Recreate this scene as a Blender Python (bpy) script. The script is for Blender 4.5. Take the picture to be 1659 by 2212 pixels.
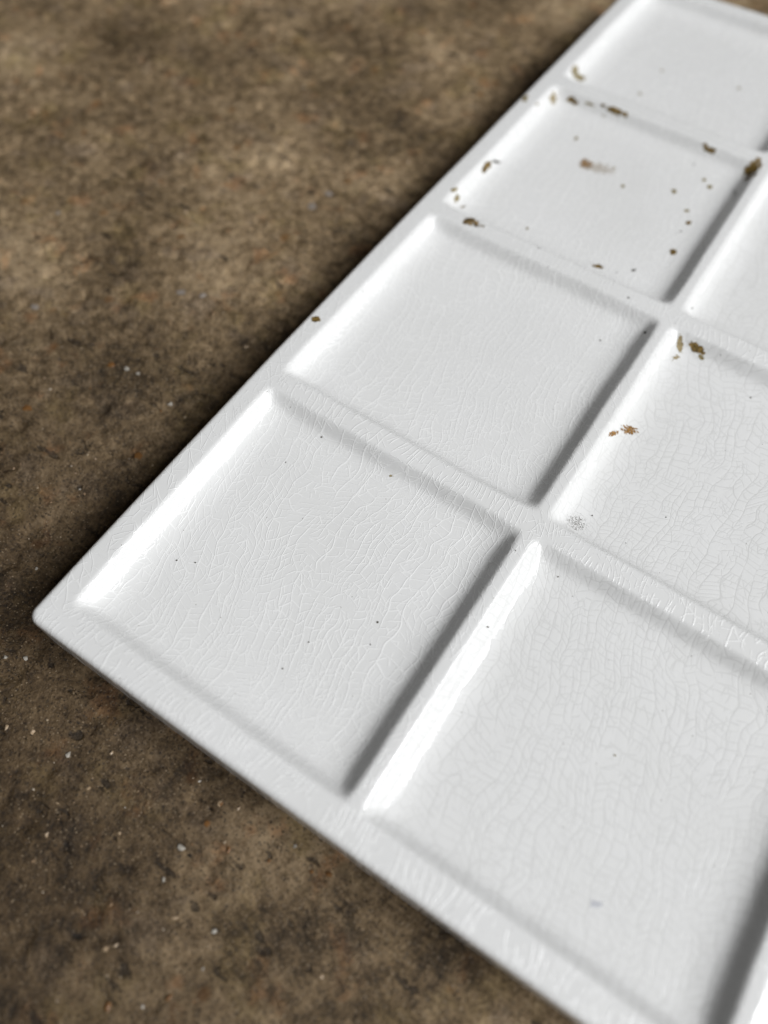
import bpy, bmesh, math, random
import numpy as np
from mathutils import Matrix, Vector

# ------------------------------------------------------------------ scene, camera, light
scene = bpy.context.scene
for o in list(bpy.data.objects):
    bpy.data.objects.remove(o)
MM = 0.001
H = 11.0                      # palette thickness, mm (rim top above the table)

cam_d = bpy.data.cameras.new('camera')
cam = bpy.data.objects.new('camera', cam_d)
scene.collection.objects.link(cam)
scene.camera = cam
right = Vector((0.8328246, 0.5532751, 0.0170266))
down = Vector((0.4895555, -0.7218570, -0.4891399))
fwd = Vector((-0.2583381, 0.4157032, -0.8720391))
M = Matrix((( right.x, -down.x, -fwd.x, 59.8466 * MM),
            ( right.y, -down.y, -fwd.y, -12.5345 * MM),
            ( right.z, -down.z, -fwd.z, (105.3306 + H) * MM),
            (0, 0, 0, 1)))
cam.matrix_world = M
cam_d.sensor_fit = 'HORIZONTAL'
cam_d.sensor_width = 36.0
cam_d.lens = 36.0 * 1714.2 / 1659.0
cam_d.clip_start = 0.005
cam_d.clip_end = 20.0
cam_d.dof.use_dof = True
cam_d.dof.focus_distance = 0.123
cam_d.dof.aperture_fstop = 12.0

world = bpy.data.worlds.new('World')
scene.world = world
world.use_nodes = True
wb = world.node_tree.nodes['Background']
wb.inputs['Color'].default_value = (1.0, 0.87, 0.72, 1)
wb.inputs['Strength'].default_value = 0.015


def area_light(name, loc, target, sx, sy, power, color, shape='RECTANGLE'):
    d = bpy.data.lights.new(name, 'AREA')
    d.shape = shape
    d.size, d.size_y = sx, sy
    d.energy = power
    d.color = color
    o = bpy.data.objects.new(name, d)
    scene.collection.objects.link(o)
    o.location = loc
    o.rotation_euler = (Vector(target) - Vector(loc)).to_track_quat('-Z', 'Y').to_euler()
    return o


TGT = (0.045, 0.055, 0.006)


def toward(az, el, dist):
    """point seen from the palette: az degrees from its right-hand side towards its far end"""
    a, e = math.radians(az), math.radians(el)
    return (TGT[0] + dist * math.cos(e) * math.cos(a), TGT[1] + dist * math.cos(e) * math.sin(a), TGT[2] + dist * math.sin(e))


# the tall bright window beside the table, and the pale wall round it that spreads its light
area_light('window_light', toward(12, 41, 1.80), TGT, 0.20, 0.40, 9.0, (0.98, 0.99, 1.0))
area_light('window_wall_light', toward(-3, 47, 2.0), TGT, 2.6, 0.95, 46.0, (0.98, 0.99, 1.0), 'ELLIPSE')

scene.view_settings.view_transform = 'Standard'
scene.view_settings.look = 'None'
scene.view_settings.gamma = 1.0
scene.view_settings.exposure = 0.0
scene.view_settings.use_curve_mapping = False
scene.render.engine = 'CYCLES'

rng = np.random.default_rng(7)
random.seed(7)


# ------------------------------------------------------------------ helpers
def vnoise(x, y, seed=0):
    """smooth lattice noise in -1..1"""
    r = np.random.default_rng(1000 + seed).random((257, 257)) * 2 - 1
    xi = np.floor(x).astype(int); yi = np.floor(y).astype(int)
    fx = x - xi; fy = y - yi
    fx = fx * fx * fx * (fx * (fx * 6 - 15) + 10); fy = fy * fy * fy * (fy * (fy * 6 - 15) + 10)
    a = r[xi % 256, yi % 256]; b = r[(xi + 1) % 256, yi % 256]
    c = r[xi % 256, (yi + 1) % 256]; d = r[(xi + 1) % 256, (yi + 1) % 256]
    return (a * (1 - fx) + b * fx) * (1 - fy) + (c * (1 - fx) + d * fx) * fy


def fbm(x, y, octaves, seed=0, gain=0.5):
    s = 0; a = 1
    for i in range(octaves):
        s = s + a * vnoise(x * 2 ** i + 17.3 * i, y * 2 ** i - 9.1 * i, seed + i)
        a *= gain
    return s


def sstep(a, b, x):
    t = np.clip((x - a) / (b - a), 0, 1)
    return t * t * (3 - 2 * t)


class NT:
    """small node-tree builder"""
    def __init__(self, name):
        self.m = bpy.data.materials.new(name)
        self.m.use_nodes = True
        self.t = self.m.node_tree
        self.n = self.t.nodes
        self.bsdf = self.n['Principled BSDF']
        self.out = self.n['Material Output']

    def node(self, typ, **kw):
        nd = self.n.new(typ)
        for k, v in kw.items():
            setattr(nd, k, v)
        return nd

    def link(self, a, b):
        self.t.links.new(a, b)

    def put(self, sock, v):
        if isinstance(v, bpy.types.NodeSocket):
            self.link(v, sock)
        else:
            sock.default_value = v

    def math(self, op, a, b=None, c=None, clamp=False):
        nd = self.node('ShaderNodeMath', operation=op, use_clamp=clamp)
        self.put(nd.inputs[0], a)
        if b is not None: self.put(nd.inputs[1], b)
        if c is not None: self.put(nd.inputs[2], c)
        return nd.outputs[0]

    def vmath(self, op, a, b=None):
        nd = self.node('ShaderNodeVectorMath', operation=op)
        self.put(nd.inputs[0], a)
        if b is not None:
            self.put(nd.inputs['Scale'] if op == 'SCALE' else nd.inputs[1], b)
        return nd.outputs[0]

    def mapping(self, v, scale=(1, 1, 1), rot=(0, 0, 0), loc=(0, 0, 0)):
        nd = self.node('ShaderNodeMapping')
        self.put(nd.inputs['Vector'], v)
        nd.inputs['Scale'].default_value = scale
        nd.inputs['Rotation'].default_value = rot
        nd.inputs['Location'].default_value = loc
        return nd.outputs[0]

    def noise(self, v, scale, detail=2.0, rough=0.5, out='Fac', dist=0.0):
        nd = self.node('ShaderNodeTexNoise')
        nd.noise_dimensions = '3D'
        self.put(nd.inputs['Vector'], v)
        nd.inputs['Scale'].default_value = scale
        nd.inputs['Detail'].default_value = detail
        nd.inputs['Roughness'].default_value = rough
        nd.inputs['Distortion'].default_value = dist
        return nd.outputs[out]

    def vor(self, v, scale, feature='DISTANCE_TO_EDGE', dim='2D', rand=1.0, out=None, w=None):
        nd = self.node('ShaderNodeTexVoronoi')
        nd.voronoi_dimensions = dim
        nd.feature = feature
        if dim != '1D': self.put(nd.inputs['Vector'], v)
        if w is not None: self.put(nd.inputs['W'], w)
        nd.inputs['Scale'].default_value = scale
        nd.inputs['Randomness'].default_value = rand
        return nd.outputs[out or ('Distance')]

    def ramp(self, f, stops, interp='LINEAR'):
        nd = self.node('ShaderNodeValToRGB')
        nd.color_ramp.interpolation = interp
        el = nd.color_ramp.elements
        while len(el) < len(stops): el.new(0.5)
        for e, (p, c) in zip(el, stops):
            e.position = p
            e.color = (c[0], c[1], c[2], 1) if not isinstance(c, (int, float)) else (c, c, c, 1)
        self.put(nd.inputs[0], f)
        return nd.outputs[0]

    def mrange(self, f, a, b, c, d, smooth=True):
        nd = self.node('ShaderNodeMapRange')
        nd.interpolation_type = 'SMOOTHSTEP' if smooth else 'LINEAR'
        self.put(nd.inputs[0], f)
        for i, v in enumerate((a, b, c, d)): nd.inputs[1 + i].default_value = v
        return nd.outputs[0]

    def mix(self, f, a, b, blend='MIX'):
        nd = self.node('ShaderNodeMix', data_type='RGBA', blend_type=blend)
        self.put(nd.inputs[0], f)
        for s, v in ((nd.inputs[6], a), (nd.inputs[7], b)):
            if isinstance(v, tuple): v = (v[0], v[1], v[2], 1)
            self.put(s, v)
        return nd.outputs[2]


# ------------------------------------------------------------------ materials
def glaze_material(name, style, dark_cracks=False):
    """cracked white glaze; dark_cracks = greyer cracks where the glaze mirrors the light, painted into the colour; style = 'well', 'cross' (fine transverse crazing) or 'long' (loose zigzag crazing)"""
    b = NT(name)
    co = b.node('ShaderNodeTexCoord').outputs['Object']
    P = b.mapping(co, scale=(1000, 1000, 1000))            # millimetres: x across, y along
    P2 = b.vmath('MULTIPLY', P, (1, 1, 0))
    n_lo = b.vmath('SUBTRACT', b.noise(P2, 0.030, 0.0, 0.5, 'Color'), (0.5, 0.5, 0.5))
    n_mid = b.vmath('SUBTRACT', b.noise(P2, 0.16, 0.0, 0.5, 'Color'), (0.5, 0.5, 0.5))
    Q = b.vmath('ADD', b.vmath('ADD', P2, b.vmath('SCALE', n_lo, 12.0)), b.vmath('SCALE', n_mid, 2.2))
    sep = b.node('ShaderNodeSeparateXYZ'); b.link(Q, sep.inputs[0])
    X, Y = sep.outputs[0], sep.outputs[1]
    fine = b.node('ShaderNodeSeparateXYZ')
    b.link(b.vmath('SUBTRACT', b.noise(P2, 0.30, 0.5, 0.5, 'Color'), (0.5, 0.5, 0.5)), fine.inputs[0])
    gates = b.node('ShaderNodeSeparateXYZ')
    b.link(b.noise(b.mapping(P2, (1, 0.28, 1)), 0.36, 0.5, 0.5, 'Color'), gates.inputs[0])
    gates2 = b.node('ShaderNodeSeparateXYZ')
    b.link(b.noise(b.vmath('ADD', P2, (40, 11, 0)), 0.42, 1.0, 0.5, 'Color'), gates2.inputs[0])

    def strips(c, spacing, wline):
        """1-D crazing: (crack line 0..1, pillow 0..1, random number of the strip)"""
        d = b.math('MULTIPLY', b.vor(None, 1.0 / spacing, dim='1D', w=c), spacing)
        sc = b.node('ShaderNodeSeparateColor')
        b.link(b.vor(None, 1.0 / spacing, 'F1', '1D', w=c, out='Color'), sc.inputs[0])
        return b.mrange(d, 0.0, wline, 1.0, 0.0), b.mrange(d, 0.0, 0.45, 0.0, 1.0), sc.outputs[0], sc.outputs[1]

    # spacing of: long cracks, cross cracks between them, last short cracks; slants
    sp1, sp2, sp3, sl1, sl2 = {'well': (1.7, 1.35, 1.0, 0.14, 0.10), 'cross': (0.95, 3.2, 2.4, 0.06, 0.3), 'long': (2.6, 2.4, 2.0, 0.85, 0.5)}[style]
    c1 = b.math('ADD', b.math('ADD', X, b.math('MULTIPLY', Y, sl1)), b.math('MULTIPLY', fine.outputs[0], 1.3 if style != 'cross' else 0.8))
    k1, p1, r1, q1 = strips(b.math('ADD', c1, 500.0), sp1, 0.12)
    # cross cracks stop at the long ones: every strip has its own set, each with its own slant
    sl = b.math('MULTIPLY', b.math('SUBTRACT', q1, 0.5), 1.6)
    c2 = b.math('ADD', b.math('ADD', Y, b.math('MULTIPLY', X, sl)), b.math('ADD', b.math('MULTIPLY', fine.outputs[1], 1.0), b.math('MULTIPLY', r1, 700.0)))
    k2, p2, r2, q2 = strips(c2, sp2, 0.11)
    c3 = b.math('ADD', b.math('ADD', X, b.math('MULTIPLY', Y, b.math('SUBTRACT', q2, 0.35))), b.math('ADD', b.math('MULTIPLY', fine.outputs[2], 0.8), b.math('MULTIPLY', r2, 300.0)))
    k3, p3, r3, q3 = strips(c3, sp3, 0.10)
    G1 = b.mrange(gates.outputs[0], 0.38, 0.50, 0.12, 1.0) if style != 'cross' else b.mrange(gates2.outputs[2], 0.40, 0.50, 0.0, 1.0)
    G2 = b.mrange(gates2.outputs[0], 0.34, 0.46, 0.0, 1.0)
    G3 = b.mrange(gates2.outputs[1], 0.44, 0.56, 0.0, 0.8)
    vd = b.math('MULTIPLY', b.vor(b.mapping(Q, (1.0, 0.7, 1), loc=(31, 7, 0)), 0.55), 1 / 0.55)
    kv = b.math('MULTIPLY', b.mrange(vd, 0.0, 0.12, 1.0, 0.0), b.mrange(gates2.outputs[2], 0.46, 0.56, 0.0, 0.8))
    crack = b.math('MAXIMUM', b.math('MAXIMUM', kv, b.math('MULTIPLY', k1, G1)), b.math('MAXIMUM', b.math('MULTIPLY', k2, G2), b.math('MULTIPLY', k3, G3)))
    pillow = b.math('ADD', b.math('MULTIPLY', p1, G1), b.math('ADD', b.math('MULTIPLY', b.math('MULTIPLY', p2, G2), 0.7), b.math('MULTIPLY', b.math('MULTIPLY', p3, G3), 0.5)))
    # leathery swelling between the cracks
    swell = b.noise(b.mapping(Q, (1.0, 0.55, 1)), 0.55, 1.0, 0.5)
    cw_, pw_ = {'well': (1.15, -0.15), 'cross': (1.3, 0.0), 'long': (1.3, 0.0)}[style]
    if dark_cracks: cw_, pw_ = -0.45, 0.30
    h = b.math('ADD', b.math('MULTIPLY', crack, cw_), b.math('ADD', b.math('MULTIPLY', swell, 0.25 if dark_cracks else 0.5), b.math('MULTIPLY', pillow, pw_)))
    bump = b.node('ShaderNodeBump')
    bump.inputs['Strength'].default_value = 1.0
    bump.inputs['Distance'].default_value = {'well': 0.025, 'cross': 0.027, 'long': 0.027}[style] * MM
    b.link(h, bump.inputs['Height'])
    b.link(bump.outputs[0], b.bsdf.inputs['Normal'])
    tone = b.noise(P2, 0.05, 3.0, 0.6)
    base = b.ramp(tone, [(0.3, (0.79, 0.79, 0.78)), (0.7, (0.82, 0.82, 0.815))])
    base = b.mix(b.math('MULTIPLY', crack, 0.55 if dark_cracks else 0.62), base, (0.58, 0.58, 0.565) if dark_cracks else (0.95, 0.95, 0.94))
    # peppering of tiny pinholes in the glaze
    pd = b.vor(P2, 0.22, 'F1', '2D')
    pc = b.node('ShaderNodeSeparateColor')
    b.link(b.vor(P2, 0.22, 'F1', '2D', out='Color'), pc.inputs[0])
    dot = b.math('MULTIPLY', b.mrange(b.math('MULTIPLY', pd, 1 / 0.22), 0.05, 0.11, 1, 0), b.mrange(pc.outputs[0], 0.86, 0.88, 0, 1, False))
    base = b.mix(b.math('MULTIPLY', dot, 0.75), base, (0.16, 0.14, 0.11))
    b.link(base, b.bsdf.inputs['Base Color'])
    b.link(b.mrange(crack, 0.0, 1.0, 0.10, 0.40, False), b.bsdf.inputs['Roughness'])
    b.bsdf.inputs['IOR'].default_value = 1.5
    return b.m


MAT_WELL = glaze_material('cracked_glaze_well', 'well')
MAT_WELL_DARK = glaze_material('dark_cracked_glaze_well', 'well', True)  # middle wells: darker crack lines of mirrored light, put into the colour
MAT_CROSS = glaze_material('cracked_glaze_fine', 'cross')
MAT_LONG = glaze_material('cracked_glaze_loose', 'long')


def stain_material(name, col_a, col_b, speckle, density, soft, thr=0.50, amp=4.6):
    """ragged stain on a conforming patch: the patch attribute 'm' falls from 1 to 0 at its rim"""
    b = NT(name)
    at = b.node('ShaderNodeAttribute', attribute_name='m').outputs['Fac']
    co = b.mapping(b.node('ShaderNodeTexCoord').outputs['Object'], scale=(1000, 1000, 1000))
    n = b.noise(co, speckle, 4.0, 0.65)
    f = b.math('ADD', at, b.math('MULTIPLY', b.math('SUBTRACT', n, 0.5), amp))
    a = b.mrange(f, thr - soft, thr + soft, 0, density)
    n2 = b.noise(co, speckle * 1.7, 3.0, 0.6)
    col = b.ramp(n2, [(0.35, col_a), (0.68, col_b)])
    b.link(col, b.bsdf.inputs['Base Color'])
    b.bsdf.inputs['Roughness'].default_value = 0.55
    tr = b.node('ShaderNodeBsdfTransparent')
    mx = b.node('ShaderNodeMixShader')
    b.link(a, mx.inputs[0])
    b.link(tr.outputs[0], mx.inputs[1])
    b.link(b.bsdf.outputs[0], mx.inputs[2])
    b.link(mx.outputs[0], b.out.inputs['Surface'])
    return b.m


STAIN = {
    'brown': stain_material('brown_stain', (0.065, 0.042, 0.009), (0.30, 0.19, 0.05), 1.0, 1.0, 0.06, 0.48, 3.0),
    'tan': stain_material('tan_stain', (0.22, 0.16, 0.06), (0.42, 0.33, 0.16), 1.6, 0.85, 0.22),
    'olive': stain_material('olive_stain', (0.15, 0.115, 0.035), (0.40, 0.31, 0.13), 1.6, 0.8, 0.15, 0.50, 3.2),
    'rust': stain_material('rust_stain', (0.10, 0.05, 0.01), (0.50, 0.25, 0.05), 2.6, 0.95, 0.14),
    'pink': stain_material('faint_pink_stain', (0.36, 0.28, 0.18), (0.62, 0.54, 0.44), 1.5, 0.40, 0.3),
    'dark': stain_material('dark_speckle', (0.02, 0.017, 0.012), (0.10, 0.08, 0.05), 3.6, 0.9, 0.08),
    'blue': stain_material('faint_blue_spot', (0.35, 0.37, 0.48), (0.50, 0.52, 0.62), 1.5, 0.28, 0.3),
    'chip': stain_material('exposed_clay', (0.035, 0.024, 0.008), (0.34, 0.23, 0.10), 0.7, 1.0, 0.05),
    'speck': stain_material('fine_dark_specks', (0.02, 0.017, 0.012), (0.14, 0.11, 0.08), 4.5, 0.6, 0.12, 1.15, 6.5),
    'grey': stain_material('dark_grey_spot', (0.05, 0.05, 0.06), (0.10, 0.10, 0.11), 1.5, 0.95, 0.12),
}


def table_material():
    b = NT('brown_stone')
    co = b.mapping(b.node('ShaderNodeTexCoord').outputs['Object'], scale=(1000, 1000, 1000))
    co = b.vmath('MULTIPLY', co, (1, 1, 0))
    wv = b.vmath('SCALE', b.vmath('SUBTRACT', b.noise(co, 0.25, 3.0, 0.6, 'Color'), (0.5, 0.5, 0.5)), 1.4)
    cw = b.vmath('ADD', co, wv)
    n1 = b.noise(co, 0.035, 4.0, 0.55)
    n2 = b.noise(cw, 0.42, 6.0, 0.68)
    n3 = b.noise(co, 1.7, 6.0, 0.72)
    f = b.math('ADD', b.math('MULTIPLY', n1, 0.42), b.math('ADD', b.math('MULTIPLY', n2, 0.38), b.math('MULTIPLY', n3, 0.36)))
    col = b.ramp(f, [(0.45, (0.022, 0.0135, 0.0055)), (0.53, (0.122, 0.080, 0.038)), (0.60, (0.285, 0.197, 0.106)), (0.69, (0.53, 0.39, 0.235))])
    # tinges: olive, grey-violet and reddish areas
    h1 = b.noise(b.vmath('ADD', co, (51, 7, 0)), 0.09, 3.0, 0.6)
    col = b.mix(b.mrange(h1, 0.52, 0.68, 0, 0.45), col, b.mix(1.0, col, (1.0, 1.02, 0.72), 'MULTIPLY'))
    h2 = b.noise(b.vmath('ADD', co, (-31, 97, 0)), 0.11, 3.0, 0.6)
    col = b.mix(b.mrange(h2, 0.54, 0.66, 0, 0.5), col, b.mix(1.0, col, (0.86, 0.90, 1.10), 'MULTIPLY'))
    h3 = b.noise(b.vmath('ADD', co, (131, -47, 0)), 0.14, 3.0, 0.6)
    col = b.mix(b.mrange(h3, 0.57, 0.70, 0, 0.6), col, b.mix(1.0, col, (1.25, 0.92, 0.72), 'MULTIPLY'))
    # sand-size grains, each its own shade
    gd = b.vor(cw, 1.5, 'F1', '2D')
    gs = b.node('ShaderNodeSeparateColor')
    b.link(b.vor(cw, 1.5, 'F1', '2D', out='Color'), gs.inputs[0])
    core = b.mrange(gd, 0.12, 0.42, 1, 0)
    col = b.mix(b.math('MULTIPLY', core, b.mrange(gs.outputs[0], 0.66, 0.98, 0, 0.6)), col, (0.40, 0.31, 0.21))
    col = b.mix(b.math('MULTIPLY', core, b.mrange(gs.outputs[1], 0.64, 0.98, 0, 0.7)), col, (0.028, 0.020, 0.014))
    # rare orange rust grains
    rd = b.vor(cw, 0.11, 'F1', '2D')
    rs = b.node('ShaderNodeSeparateColor')
    b.link(b.vor(cw, 0.11, 'F1', '2D', out='Color'), rs.inputs[0])
    col = b.mix(b.math('MULTIPLY', b.mrange(rd, 0.05, 0.13, 0.6, 0), b.mrange(rs.outputs[0], 0.88, 0.90, 0, 1)), col, (0.20, 0.085, 0.015))
    # dark gouges
    r1 = b.noise(b.mapping(cw, (0.6, 1.3, 1), rot=(0, 0, 0.5)), 0.30, 3.0, 0.6)
    gouge = b.mrange(r1, 0.62, 0.68, 0, 1)
    col = b.mix(b.math('MULTIPLY', gouge, 0.7), col, (0.022, 0.015, 0.010))
    # dark mottles and shade painted into the stone colour off the palette's near corner
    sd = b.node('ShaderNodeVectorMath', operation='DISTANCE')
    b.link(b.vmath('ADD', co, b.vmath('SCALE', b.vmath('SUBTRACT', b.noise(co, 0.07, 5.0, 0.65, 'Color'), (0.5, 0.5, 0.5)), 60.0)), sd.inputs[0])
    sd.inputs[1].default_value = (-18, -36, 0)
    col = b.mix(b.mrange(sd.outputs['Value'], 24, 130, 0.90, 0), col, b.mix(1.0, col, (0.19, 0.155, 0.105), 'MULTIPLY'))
    # crisp finer flecks
    fd = b.vor(co, 2.3, 'F1', '2D')
    fs = b.node('ShaderNodeSeparateColor')
    b.link(b.vor(co, 2.3, 'F1', '2D', out='Color'), fs.inputs[0])
    fcore = b.mrange(fd, 0.22, 0.36, 1, 0)
    col = b.mix(b.math('MULTIPLY', fcore, b.mrange(fs.outputs[0], 0.84, 0.96, 0, 0.75)), col, (0.27, 0.20, 0.125))
    col = b.mix(b.math('MULTIPLY', fcore, b.mrange(fs.outputs[1], 0.80, 0.95, 0, 0.8)), col, (0.020, 0.013, 0.008))
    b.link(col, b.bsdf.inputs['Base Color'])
    rr = b.noise(cw, 0.9, 3.0, 0.6)
    b.link(b.mrange(rr, 0.3, 0.7, 0.42, 0.72), b.bsdf.inputs['Roughness'])
    b.bsdf.inputs['Specular IOR Level'].default_value = 0.4
    h = b.math('ADD', b.math('MULTIPLY', n2, 0.7), b.math('MULTIPLY', n3, 0.85))
    h = b.math('ADD', h, b.math('MULTIPLY', b.noise(co, 4.5, 3.0, 0.6), 0.4))
    h = b.math('ADD', h, b.math('MULTIPLY', b.math('MULTIPLY', core, gs.outputs[2]), 0.18))
    h = b.math('SUBTRACT', h, b.math('MULTIPLY', gouge, 0.5))
    bump = b.node('ShaderNodeBump')
    bump.inputs['Strength'].default_value = 0.9
    bump.inputs['Distance'].default_value = 0.45 * MM
    b.link(h, bump.inputs['Height'])
    b.link(bump.outputs[0], b.bsdf.inputs['Normal'])
    return b.m


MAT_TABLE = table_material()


def grit_material(name, attr=None, col=None):
    b = NT(name)
    if attr:
        b.link(b.node('ShaderNodeAttribute', attribute_name=attr).outputs['Color'], b.bsdf.inputs['Base Color'])
    else:
        b.bsdf.inputs['Base Color'].default_value = (*col, 1)
    b.bsdf.inputs['Roughness'].default_value = 0.4
    return b.m


# ------------------------------------------------------------------ table top (the setting)
def table_height(x, y):
    """mm; always at or a little below zero where the palette stands"""
    a = 0.20 * fbm(x / 11.0, y / 11.0, 3, 11) + 0.15 * fbm(x / 2.4, y / 2.4, 3, 21)
    pit = fbm(x / 5.0 + 40, y / 3.6, 3, 31)
    a = a - 0.6 * sstep(0.50, 0.85, pit)
    return np.minimum(a - 0.25, 0.25)


def build_table():
    def axis(lo, hi, step, far_lo, far_hi):
        core = np.arange(lo, hi + 1e-6, step)
        k = np.array([4, 12, 30, 70, 140, 260])
        return np.concatenate([(lo - k[::-1])[(lo - k[::-1]) > far_lo], core, (hi + k)[(hi + k) < far_hi]])
    xs = axis(-150, 45, 0.55, -600, 600)
    ys = axis(-48, 255, 0.6, -600, 700)
    Xg, Yg = np.meshgrid(xs, ys, indexing='ij')
    Z = table_height(Xg, Yg)
    nx, ny = len(xs), len(ys)
    verts = np.stack([Xg, Yg, Z], -1).reshape(-1, 3) * MM
    i = np.arange(nx - 1)[:, None] * ny + np.arange(ny - 1)[None, :]
    faces = np.stack([i, i + ny, i + ny + 1, i + 1], -1).reshape(-1, 4)
    me = bpy.data.meshes.new('table_top')
    me.vertices.add(len(verts)); me.vertices.foreach_set('co', verts.ravel())
    me.loops.add(len(faces) * 4); me.loops.foreach_set('vertex_index', faces.ravel())
    me.polygons.add(len(faces)); me.polygons.foreach_set('loop_start', np.arange(len(faces)) * 4)
    me.update(calc_edges=True)
    me.polygons.foreach_set('use_smooth', np.ones(len(faces), bool))
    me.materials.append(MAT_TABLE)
    o = bpy.data.objects.new('table_top', me)
    scene.collection.objects.link(o)
    o['kind'] = 'structure'
    o['label'] = 'rough mottled brown stone table top under the palette'
    return o


table = build_table()

PAL = [(0.50, 0.43, 0.34), (0.36, 0.28, 0.19), (0.30, 0.20, 0.12), (0.26, 0.13, 0.05), (0.62, 0.58, 0.52), (0.05, 0.035, 0.025)]


def grain_shape(r, flat, seed):
    g = np.random.default_rng(seed)
    bm = bmesh.new()
    bmesh.ops.create_icosphere(bm, subdivisions=1, radius=1.0)
    v = np.array([q.co[:] for q in bm.verts]); f = [[q.index for q in p.verts] for p in bm.faces]
    bm.free()
    v = v * (1 + 0.28 * g.standard_normal((len(v), 1))) * np.array([r, r * g.uniform(0.6, 1.0), r * flat])
    a = g.uniform(0, 6.28)
    c, s = math.cos(a), math.sin(a)
    return v @ np.array([[c, s, 0], [-s, c, 0], [0, 0, 1]]), f


def build_grit():
    V = []; F = []; Cc = []; n = 0
    g = np.random.default_rng(5)
    shapes = [grain_shape(1.0, 0.6, 50 + k) for k in range(14)]
    for k in range(1500):
        x = g.uniform(-145, 45); y = g.uniform(-46, 235)
        if x > -5 and y > -5.5 and y < 208: continue
        r = 0.10 + 0.16 * g.random() ** 2.5
        v, f = shapes[k % 14]
        z = float(table_height(np.array([x]), np.array([y]))[0])
        V.append(v * r + np.array([x, y, z + 0.1 * r])); F += [[q + n for q in p] for p in f]; n += len(v)
        c = PAL[g.choice(6, p=[0.08, 0.28, 0.30, 0.10, 0.03, 0.21])]
        Cc += [(*c, 1)] * len(v)
    me = bpy.data.meshes.new('fine_grit')
    me.from_pydata((np.concatenate(V) * MM).tolist(), [], F)
    at = me.attributes.new('tint', 'FLOAT_COLOR', 'POINT')
    at.data.foreach_set('color', np.array(Cc, dtype=np.float32).ravel())
    me.materials.append(grit_material('fine_grit', 'tint'))
    o = bpy.data.objects.new('fine_grit', me)
    scene.collection.objects.link(o)
    o.parent = table
    o['kind'] = 'stuff'


build_grit()

GRAINS = [
    ('white', -29.3, 97.6, 2.31),
    ('tan', -28.3, 102.1, 1.38),
    ('white', -35.3, 61.9, 1.06),
    ('white', -31.6, 63.9, 1.16),
    ('tan', -56.2, 42.9, 1.23),
    ('white', -31.1, 41.6, 0.63),
    ('white', -28.8, 42.0, 0.45),
    ('white', -19.2, 40.0, 0.53),
    ('rust', -34.3, 40.8, 0.91),
    ('rust', -39.7, 24.8, 1.31),
    ('rust', -16.3, 28.3, 1.18),
    ('tan', -16.3, 58.2, 0.46),
    ('rust', -86.4, 87.5, 0.88),
    ('tan', -50.2, 80.4, 0.52),
    ('tan', -68.7, 81.3, 0.64),
    ('tan', -71.8, 64.8, 0.92),
    ('white', -5.5, -8.6, 0.48),
    ('white', -8.1, -10.2, 0.34),
    ('white', -15.1, 3.0, 0.26),
    ('white', 10.0, -15.4, 0.42),
    ('tan', 3.4, -15.9, 0.43),
    ('tan', -0.1, -17.5, 0.4),
    ('tan', 14.9, -11.8, 0.33),
    ('white', 31.4, -15.8, 0.53),
    ('black', 33.1, -16.0, 0.25),
    ('white', 44.1, -7.2, 0.34),
    ('tan', 32.2, -8.6, 0.38),
    ('rust', 32.4, -11.5, 0.41),
    ('tan', 15.6, -17.1, 0.32),
    ('tan', 23.2, -19.1, 0.25),
    ('tan', 15.3, -24.9, 0.22),
    ('rust', 47.9, -8.5, 0.35),
    ('rust', 50.0, -7.4, 0.41),
    ('white', 47.5, -9.6, 0.26),
    ('tan', 32.0, -29.4, 0.5),
    ('tan', 31.3, -30.3, 0.39),
    ('white', 41.6, -21.2, 0.37),
    ('white', 43.1, -25.2, 0.25),
    ('rust', 54.1, -12.0, 0.46),
    ('tan', 56.1, -17.6, 0.33),
    ('white', 32.1, -20.2, 0.26),
    ('rust', 35.9, -34.8, 0.49),
    ('rust', 41.6, -29.9, 0.44),
    ('tan', 36.3, -22.8, 0.46),
    ('tan', 13.5, -21.0, 0.24),
    ('rust', 32.3, -8.5, 0.4),
    ('tan', 34.7, -7.6, 0.36),
    ('tan', 23.2, -19.2, 0.3),
    ('tan', 15.1, -24.7, 0.27),
    ('rust', 37.0, -12.6, 0.41),
    ('rust', 42.3, -10.7, 0.35),
    ('white', -18.9, 39.9, 0.31),
    ('rust', -19.6, 37.9, 0.35),
    ('white', -19.9, 17.7, 0.25),
    ('white', -15.2, 3.1, 0.19),
]
GRAIN_MAT = {
    'white': grit_material('white_grit', col=(0.40, 0.37, 0.32)),
    'tan': grit_material('tan_grit', col=(0.36, 0.26, 0.16)),
    'rust': grit_material('rust_grit', col=(0.17, 0.08, 0.026)),
    'black': grit_material('black_grit', col=(0.015, 0.013, 0.012)),
    'pale': grit_material('pale_inclusion', col=(0.25, 0.215, 0.185)),
}
for k, (kind, gx, gy, gr) in enumerate(GRAINS):
    big = gr > 0.7
    gv, gf = grain_shape(gr * (0.8 if big else 1.0), 0.22 if big else 0.5, 300 + k)
    gz = float(table_height(np.array([gx]), np.array([gy]))[0])
    gm = bpy.data.meshes.new('grit')
    gm.from_pydata(((gv + np.array([gx, gy, gz + (0.0 if big else 0.12 * gr)])) * MM).tolist(), [], gf)
    gm.materials.append(GRAIN_MAT['pale' if big and kind != 'rust' else kind])
    go = bpy.data.objects.new('grit', gm)
    scene.collection.objects.link(go)
    go.parent = table


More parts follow.
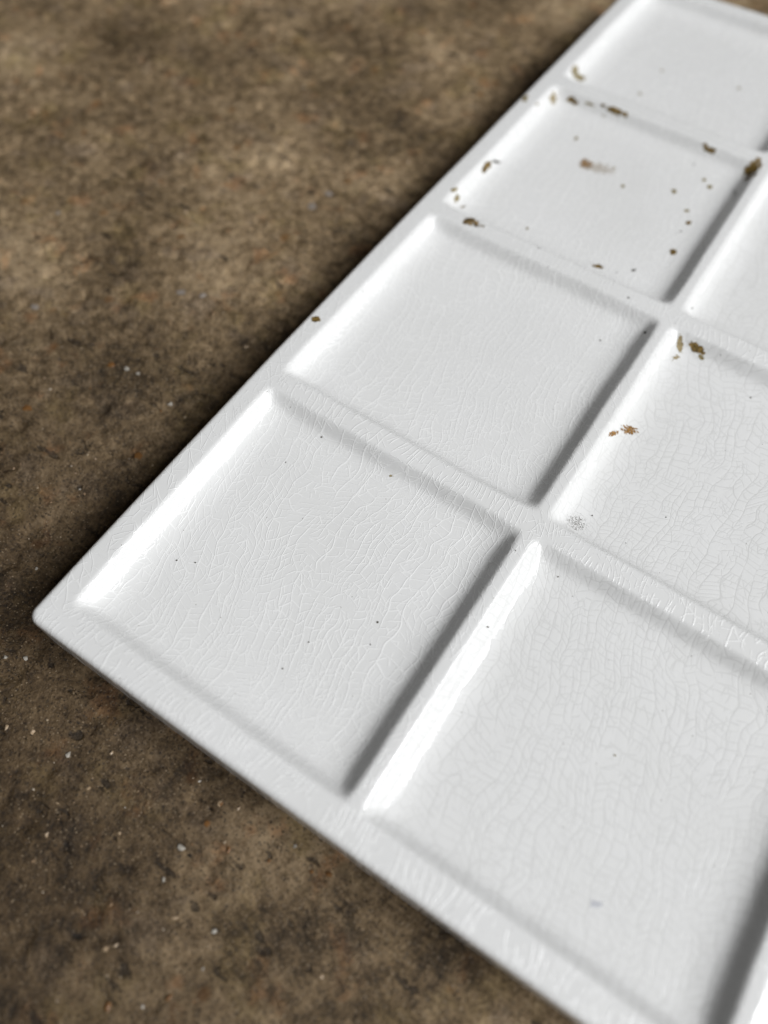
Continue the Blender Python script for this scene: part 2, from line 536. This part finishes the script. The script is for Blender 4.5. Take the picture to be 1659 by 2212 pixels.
# a pale scrape left in the stone
_a, _b = np.array([-60.1, 78.0]), np.array([-44.6, 78.2])
_n = 40
_sv = []
for k in range(_n + 1):
    t = k / _n
    c = _a + (_b - _a) * t + np.array([0, 0.12 * math.sin(9 * t)])
    w = 0.05 + 0.75 * max(0.0, t - 0.45) ** 1.2 * (1.0 if t < 0.96 else (1 - t) / 0.04) + 0.05 * random.random()
    for q, dz in ((-0.06 - 0.2 * w, 0.01), (0.3 * w, 0.05), (w, 0.01)):
        y = c[1] + q
        _sv.append((c[0] * MM, y * MM, (float(table_height(np.array([c[0]]), np.array([y]))[0]) + dz) * MM))
_sf = []
for k in range(_n):
    for q in range(2):
        _sf.append((3 * k + q, 3 * k + 3 + q, 3 * k + 4 + q, 3 * k + 1 + q))
_sm = bpy.data.meshes.new('scrape_mark')
_sm.from_pydata(_sv, [], _sf)
_sm.materials.append(grit_material('scraped_stone', col=(0.30, 0.225, 0.14)))
_so = bpy.data.objects.new('scrape_mark', _sm)
scene.collection.objects.link(_so)
_so.parent = table

# ------------------------------------------------------------------ the palette
PU, WU, PV, WV = 50.774, 46.994, 50.0, 47.622
RL, RN, RF, RR = 4.31, 4.76, 3.9, 4.31
NU, NV = 4, 3
U0, U1 = -RN, (NU - 1) * PU + WU + RF
V0, V1 = -RL, (NV - 1) * PV + WV + RR
WELL_DEPTH = 2.8

_s = np.linspace(-0.75, 6.6, 600)
_m = sstep(-0.75, 0.6, _s) * (0.64 * (1 - sstep(0.8, 2.6, _s)) + 0.36 * np.where(_s < 1.2, 1.0, np.clip(1 - (_s - 1.2) / 5.4, 0, 1) ** 1.5))
_g = np.concatenate([[0], np.cumsum((_m[1:] + _m[:-1]) / 2)]); _g /= _g[-1]


def prof(s):
    return np.interp(s, _s, _g)


def warp(u, v):
    """the slab came out of the kiln a little crooked"""
    a = np.clip(u, -6, 206) / 100 - 1
    c = np.clip(v, -6, 106) / 50 - 1
    B = [np.ones_like(a), a, c, a * a, a * c, c * c, a ** 3, a * a * c, a * c * c]
    cu = [0.34, 1.003, -0.374, -0.602, 0.117, -0.544, -1.195, 0.483, -0.665]
    cv = [-0.026, -0.197, 0.288, -0.375, -0.627, 0.099, -0.389, -1.096, 0.257]
    return sum(k * q for k, q in zip(cu, B)), sum(k * q for k, q in zip(cv, B))


def top_z(u, v):
    """glaze surface below the rim plane, mm, in the slab's own grid coordinates"""
    wob = 0.16 * vnoise(u / 11.0, v / 11.0, 3) + 0.06 * vnoise(u / 3.5, v / 3.5, 4)
    i = np.clip(np.floor((u + (PU - WU) / 2) / PU), 0, NU - 1)
    j = np.clip(np.floor((v + (PV - WV) / 2) / PV), 0, NV - 1)
    su0 = u - i * PU + wob; su1 = i * PU + WU - u + wob
    sv0 = v - j * PV + wob; sv1 = j * PV + WV - v + wob
    g = prof(su0) * prof(su1) * prof(sv0) * prof(sv1)
    z = -WELL_DEPTH * g
    # floors sag slightly towards the middle
    z = z - 0.22 * g * np.clip(np.sin(np.pi * np.clip((u - i * PU) / WU, 0, 1)) * np.sin(np.pi * np.clip((v - j * PV) / WV, 0, 1)), 0, 1)
    z = z + 0.08 * vnoise(u / 17.0, v / 17.0, 5) + 0.012 * vnoise(u / 6.0, v / 6.0, 6)
    return z


RC, RE = 1.8, 1.0           # plan corner radius, edge rounding


def slab_xyz(u, v):
    """grid coordinates -> mm position (x across, y along, z above the table)"""
    u = np.asarray(u, float); v = np.asarray(v, float)
    z = top_z(u, v)
    tu = np.minimum(u - U0, U1 - u); tv = np.minimum(v - V0, V1 - v)
    t = np.minimum(tu, tv)
    q = np.clip(RE - t, 0, RE)
    z = z - (RE - np.sqrt(np.maximum(RE * RE - q * q, 0)))
    # round the corners in plan
    a = np.clip(1 - tu / RC, 0, 1); b = np.clip(1 - tv / RC, 0, 1)
    mm = np.maximum(a, b); L = np.sqrt(a * a + b * b) + 1e-9
    k = np.where((a > 0) & (b > 0), mm / L, 1.0)
    un = u + np.sign(u - (U0 + U1) / 2) * (a * k - a) * RC
    vn = v + np.sign(v - (V0 + V1) / 2) * (b * k - b) * RC
    du, dv = warp(un, vn)
    return vn + dv, un + du, z + H


def axis_lines(lo, hi, n, P, W):
    L = [lo, lo + 0.04, lo + 0.15, lo + 0.35, lo + 0.6, lo + 0.9, lo + 1.2, lo + 1.7, lo + 2.3, lo + 3.0]
    L += [hi, hi - 0.04, hi - 0.15, hi - 0.35, hi - 0.6, hi - 0.9, hi - 1.2, hi - 1.7, hi - 2.3, hi - 3.0]
    off = [-1.0, -0.78, -0.55, -0.35, -0.18, 0.0, 0.15, 0.3, 0.5, 0.75, 0.95, 1.15, 1.35, 1.6, 1.9, 2.4, 3.0, 3.5, 4.1, 4.7, 5.4, 6.1, 6.8]
    for i in range(n):
        L += [i * P + q for q in off] + [i * P + W - q for q in off]
        L += list(np.linspace(i * P + 8.0, i * P + W - 8.0, 20))
    for i in range(n - 1):
        L.append(i * P + (W + P) / 2)
    L = np.unique(np.round(np.array(L), 4))
    keep = [L[0]]
    for q in L[1:]:
        if q - keep[-1] > 0.03: keep.append(q)
    return np.array(keep)


def build_palette():
    root = bpy.data.objects.new('paint_palette', None)
    scene.collection.objects.link(root)
    root.empty_display_size = 0.02
    root['label'] = 'white ceramic paint palette with square wells and crackled glaze'
    root['category'] = 'paint palette'
    us = axis_lines(U0, U1, NU, PU, WU); vs = axis_lines(V0, V1, NV, PV, WV)
    nu, nv = len(us), len(vs)
    Ug, Vg = np.meshgrid(us, vs, indexing='ij')
    X, Y, Z = slab_xyz(Ug, Vg)
    verts = list(np.stack([X, Y, Z], -1).reshape(-1, 3))
    idx = np.arange(nu * nv).reshape(nu, nv)
    faces = []; part = []

    def find(c, P, W, n):
        for i in range(n):
            if i * P - 1e-3 < c < i * P + W + 1e-3: return i
        return None
    for a in range(nu - 1):
        uc = (us[a] + us[a + 1]) / 2
        iu = find(uc, PU, WU, NU)
        for c in range(nv - 1):
            vc = (vs[c] + vs[c + 1]) / 2
            iv = find(vc, PV, WV, NV)
            faces.append((idx[a, c], idx[a, c + 1], idx[a + 1, c + 1], idx[a + 1, c]))
            if uc < 0 or uc > (NU - 1) * PU + WU or vc < 0 or vc > (NV - 1) * PV + WV:
                tu = min(uc - U0, U1 - uc); tv = min(vc - V0, V1 - vc)
                part.append(('rim', 0 if tu < tv else 1))
            elif iu is not None and iv is not None: part.append(('well', iu, iv))
            elif iv is None: part.append(('long', int(vc // PV)))
            else: part.append(('cross', int(uc // PU), iv))
    # the sides: loop of the border dropped to the foot
    loop = [idx[0, c] for c in range(nv)] + [idx[a, nv - 1] for a in range(1, nu)] + \
           [idx[nu - 1, c] for c in range(nv - 2, -1, -1)] + [idx[a, 0] for a in range(nu - 2, 0, -1)]
    cxy = np.array([np.mean(X), np.mean(Y)])
    base = np.array([verts[k] for k in loop])
    nl = len(loop)
    tang = np.roll(base, -1, 0)[:, :2] - np.roll(base, 1, 0)[:, :2]
    tang /= np.linalg.norm(tang, axis=1)[:, None] + 1e-9
    inward = np.stack([-tang[:, 1], tang[:, 0]], -1)
    prev = loop
    for zz, ins in ((H - 2.0, 0.0), (H - 4.0, 0.03), (2.2, 0.10), (1.0, 0.22), (0.35, 0.5), (0.02, 1.2)):
        ring = []
        for k in range(nl):
            ring.append(len(verts))
            verts.append(np.array([*(base[k, :2] + inward[k] * ins), zz]))
        for k in range(nl):
            k2 = (k + 1) % nl
            faces.append((prev[k], ring[k], ring[k2], prev[k2])); part.append(('rim', 2))
        prev = ring
    verts = np.array(verts) * MM
    # normals of the whole skin, so that the parts join without a seam
    tri = np.array(faces)
    n1 = np.cross(verts[tri[:, 2]] - verts[tri[:, 0]], verts[tri[:, 3]] - verts[tri[:, 1]])
    vn = np.zeros_like(verts)
    for k in range(4): np.add.at(vn, tri[:, k], n1)
    vn /= np.linalg.norm(vn, axis=1)[:, None] + 1e-20
    bottom = tuple(reversed(prev))

    def make(name, sel, mats, matidx=None, extra=None):
        fs = tri[sel]
        used, inv = np.unique(fs, return_inverse=True)
        fl = inv.reshape(-1, 4).tolist()
        nr = vn[used].tolist()
        if extra is not None:
            pos = {int(q): k for k, q in enumerate(used)}
            fl.append([pos[int(q)] for q in extra])
        me = bpy.data.meshes.new(name)
        me.from_pydata(verts[used].tolist(), [], fl)
        me.polygons.foreach_set('use_smooth', np.ones(len(fl), bool))
        for m in mats: me.materials.append(m)
        if matidx is not None:
            me.polygons.foreach_set('material_index', list(matidx) + ([0] if extra is not None else []))
        me.normals_split_custom_set_from_vertices(nr)
        me.update()
        o = bpy.data.objects.new(name, me)
        scene.collection.objects.link(o)
        o.parent = root
        return o

    keys = {}
    for k, p in enumerate(part):
        keys.setdefault(p if p[0] != 'rim' else ('rim',), []).append(k)
    wells = {}
    for key in sorted(keys, key=str):
        sel = np.array(keys[key])
        if key[0] == 'rim':
            mi = [0 if part[k][1] == 0 else 1 for k in sel]
            make('rim', sel, [MAT_CROSS, MAT_LONG], mi, bottom)
        elif key[0] == 'well': wells[key[1:]] = make('well', sel, [MAT_WELL_DARK if key[2] == 1 else MAT_WELL])
        elif key[0] == 'long': make('divider', sel, [MAT_LONG])
        else: make('divider', sel, [MAT_CROSS])
    return root, wells


palette, wells = build_palette()

STAINS = [
    ('tan', 145.88, 1.29, 1.2, -0.36, 0.61, 0.63),
    ('brown', 147.45, 5.24, 0.0, 1.78, -0.5, 0.06),
    ('olive', 147.82, 8.96, -0.0, 1.08, -0.18, 0.02),
    ('brown', 148.18, 14.76, -0.09, 3.16, -0.5, -0.0),
    ('olive', 140.09, -2.91, 1.36, 0.01, -0.35, 0.64),
    ('olive', 140.37, 0.02, 0.69, 0.22, -0.2, 0.15),
    ('dark', 120.55, 1.52, 0.86, 0.58, -0.37, 0.09),
    ('brown', 117.17, 0.95, 2.09, -0.25, 0.67, 0.46),
    ('olive', 106.14, -0.18, 1.15, 0.18, -0.02, 0.38),
    ('olive', 105.33, 1.01, 1.06, -0.27, 0.52, 0.29),
    ('brown', 105.31, 2.71, 0.63, 0.36, -0.4, 0.2),
    ('olive', 138.21, 11.04, 0.41, 0.57, -0.66, 0.34),
    ('rust', 131.86, 16.56, 0.38, 1.1, -1.3, 0.48),
    ('pink', 132.17, 19.43, 0.82, 3.01, -1.44, 0.48),
    ('olive', 133.94, 22.06, 0.26, 0.38, -0.5, 0.24),
    ('olive', 129.75, 26.01, 0.33, 0.48, -0.66, 0.31),
    ('olive', 134.17, 35.37, 0.05, 0.79, -0.92, 0.17),
    ('olive', 141.04, 39.21, 0.36, 0.53, -0.7, 0.29),
    ('olive', 139.58, 40.99, 0.38, 0.56, -0.76, 0.31),
    ('dark', 144.22, 35.46, 0.23, 0.38, -0.44, 0.19),
    ('olive', 130.14, 39.92, 0.4, 0.58, -0.71, 0.3),
    ('brown', 127.01, 41.63, 0.34, 0.5, -0.69, 0.29),
    ('dark', 123.97, 41.17, 0.33, 0.5, -0.29, 0.12),
    ('brown', 117.75, 42.25, 0.45, 0.66, -0.92, 0.4),
    ('dark', 122.71, 40.84, 0.15, 0.21, -0.29, 0.12),
    ('brown', 147.94, 36.63, -0.16, 1.81, -0.44, -0.05),
    ('brown', 146.6, 46.5, 2.4, 0.95, -2.4, 1.3),
    ('speck', 139.04, 46.1, 1.11, 0.14, -1.88, 0.82),
    ('brown', 105.96, 31.79, 0.58, 1.6, -0.61, 0.2),
    ('dark', 109.04, 38.04, 0.69, 0.4, -0.45, 0.38),
    ('dark', 106.6, 35.56, 0.19, 0.27, -0.26, 0.12),
    ('olive', 107.55, 15.94, 0.22, 0.31, -0.39, 0.21),
    ('dark', 101.1, 21.46, 0.1, 0.45, -0.3, 0.16),
    ('dark', 97.78, 25.08, 0.08, 0.22, -0.12, 0.09),
    ('dark', 99.04, 40.68, 0.2, 0.29, -0.33, 0.16),
    ('dark', 104.72, 51.12, 0.63, 0.23, -0.17, 0.11),
    ('dark', 89.79, 40.42, 0.15, 0.22, -0.27, 0.13),
    ('dark', 94.57, 46.38, 0.04, 0.43, -0.55, 0.28),
    ('olive', 157.21, 0.64, 0.97, -0.41, 1.32, 0.46),
    ('olive', 157.13, 1.92, 1.23, 1.31, -1.0, 0.4),
    ('olive', 171.93, 16.14, 0.23, 0.34, -0.49, 0.21),
    ('olive', 175.54, 33.66, 0.28, 0.42, -0.63, 0.24),
    ('olive', 160.66, 15.72, 0.32, 0.44, -0.61, 0.28),
    ('olive', 147.08, 12.92, 0.07, 0.35, -0.14, 0.12),
    ('tan', 95.82, 52.72, 0.95, -0.72, 0.2, 0.47),
    ('tan', 93.44, 53.19, 0.77, 0.33, -0.18, 0.35),
    ('brown', 96.6, 55.26, -0.27, 1.73, -0.6, -0.19),
    ('olive', 95.81, 56.88, 0.61, 0.0, -0.04, 0.68),
    ('rust', 71.8, 51.22, 1.06, 0.43, -0.08, 0.27),
    ('rust', 74.83, 53.07, 0.61, 1.13, -0.73, 0.18),
    ('dark', 89.69, 40.47, 0.15, 0.22, -0.24, 0.12),
    ('dark', 94.38, 46.52, 0.15, 0.22, -0.49, 0.27),
    ('speck', 54.06, 53.7, 0.24, 1.65, -1.68, 0.16),
    ('dark', 56.9, 55.11, 0.06, 0.3, -0.28, 0.05),
    ('dark', 63.36, 64.8, 0.12, 0.17, -0.17, 0.07),
    ('dark', 55.49, 61.54, 0.1, 0.15, -0.16, 0.07),
    ('dark', 44.35, 55.55, 0.12, 0.25, -0.16, 0.11),
    ('dark', 43.38, 48.44, 0.11, 0.16, -0.17, 0.09),
    ('dark', 93.0, 67.35, 0.18, 0.26, -0.3, 0.12),
    ('dark', 96.96, 59.57, 0.05, 0.19, -0.09, 0.08),
    ('dark', 99.0, 40.78, 0.17, 0.25, -0.29, 0.14),
    ('dark', 23.47, 37.08, 0.19, 0.28, -0.24, 0.16),
    ('dark', 31.16, 50.89, 0.33, 0.25, -0.17, 0.12),
    ('olive', 44.94, 25.44, 0.14, 0.35, -0.19, 0.13),
    ('brown', 63.34, -2.35, 0.66, 0.6, -0.54, 0.51),
    ('dark', 14.71, 6.55, 0.16, 0.23, -0.18, 0.15),
    ('dark', 16.0, 9.12, 0.16, 0.23, -0.18, 0.15),
    ('dark', 15.43, 30.58, 0.15, 0.22, -0.17, 0.12),
    ('dark', 10.18, 29.82, 0.15, 0.22, -0.16, 0.12),
    ('dark', 44.79, 11.93, 0.12, 0.29, -0.18, 0.12),
    ('dark', 37.96, 9.84, 0.17, 0.25, -0.21, 0.16),
    ('dark', 20.09, 38.11, 0.11, 0.17, -0.17, 0.12),
    ('blue', 7.89, 79.89, 0.46, 0.68, -0.43, 0.21),
    ('grey', 43.2, 90.0, -0.12, 1.2, -0.55, -0.08),
    ('dark', 57.16, 83.94, 0.2, 0.29, -0.28, 0.1),
    ('olive', 25.68, 73.97, 0.18, 0.26, -0.22, 0.11),
    ('chip', 100.05, 7.57, 0.46, 2.1, -0.95, 0.3),
]


def build_stains():
    nr, ns = 7, 20
    ang = np.linspace(0, 2 * np.pi, ns, endpoint=False)
    for k, (kind, u, v, au, av, bu, bv) in enumerate(STAINS):
        if kind == 'brown':
            au, av, bu, bv = (0.88 * q for q in (au, av, bu, bv))
        if kind in ('dark', 'olive') and math.hypot(au, av) < 0.8:
            au, av, bu, bv = ((0.5 if kind == 'dark' else 0.75) * q for q in (au, av, bu, bv))
        U = [u]; V = [v]; Mv = [1.0]
        for r in np.linspace(0, 1.35, nr)[1:]:
            U += list(u + r * (au * np.cos(ang) + bu * np.sin(ang)))
            V += list(v + r * (av * np.cos(ang) + bv * np.sin(ang)))
            Mv += [1 - r * r / 1.82] * ns
        x, y, z = slab_xyz(np.array(U), np.array(V))
        vt = np.stack([x, y, z + 0.045], -1) * MM
        fs = [(0, 1 + q, 1 + (q + 1) % ns) for q in range(ns)]
        for r in range(nr - 2):
            o0 = 1 + r * ns; o1 = o0 + ns
            fs += [(o0 + q, o1 + q, o1 + (q + 1) % ns, o0 + (q + 1) % ns) for q in range(ns)]
        name = 'glaze_chip' if kind == 'chip' else 'stain'
        me = bpy.data.meshes.new(name)
        me.from_pydata(vt.tolist(), [], fs)
        me.polygons.foreach_set('use_smooth', np.ones(len(fs), bool))
        a = me.attributes.new('m', 'FLOAT', 'POINT')
        a.data.foreach_set('value', np.array(Mv, dtype=np.float32))
        me.materials.append(STAIN[kind])
        o = bpy.data.objects.new(name, me)
        scene.collection.objects.link(o)
        i, j = int(u // PU), int(v // PV)
        inside = 0 <= u - i * PU <= WU and 0 <= v - j * PV <= WV and (i, j) in wells
        o.parent = wells[(i, j)] if inside else palette


build_stains()
wells[(2, 0)]['label'] = 'well with brown stains along its edges and specks on its floor'
wells[(1, 1)]['label'] = 'well with an olive brown stain in one corner and rust marks on its wall'
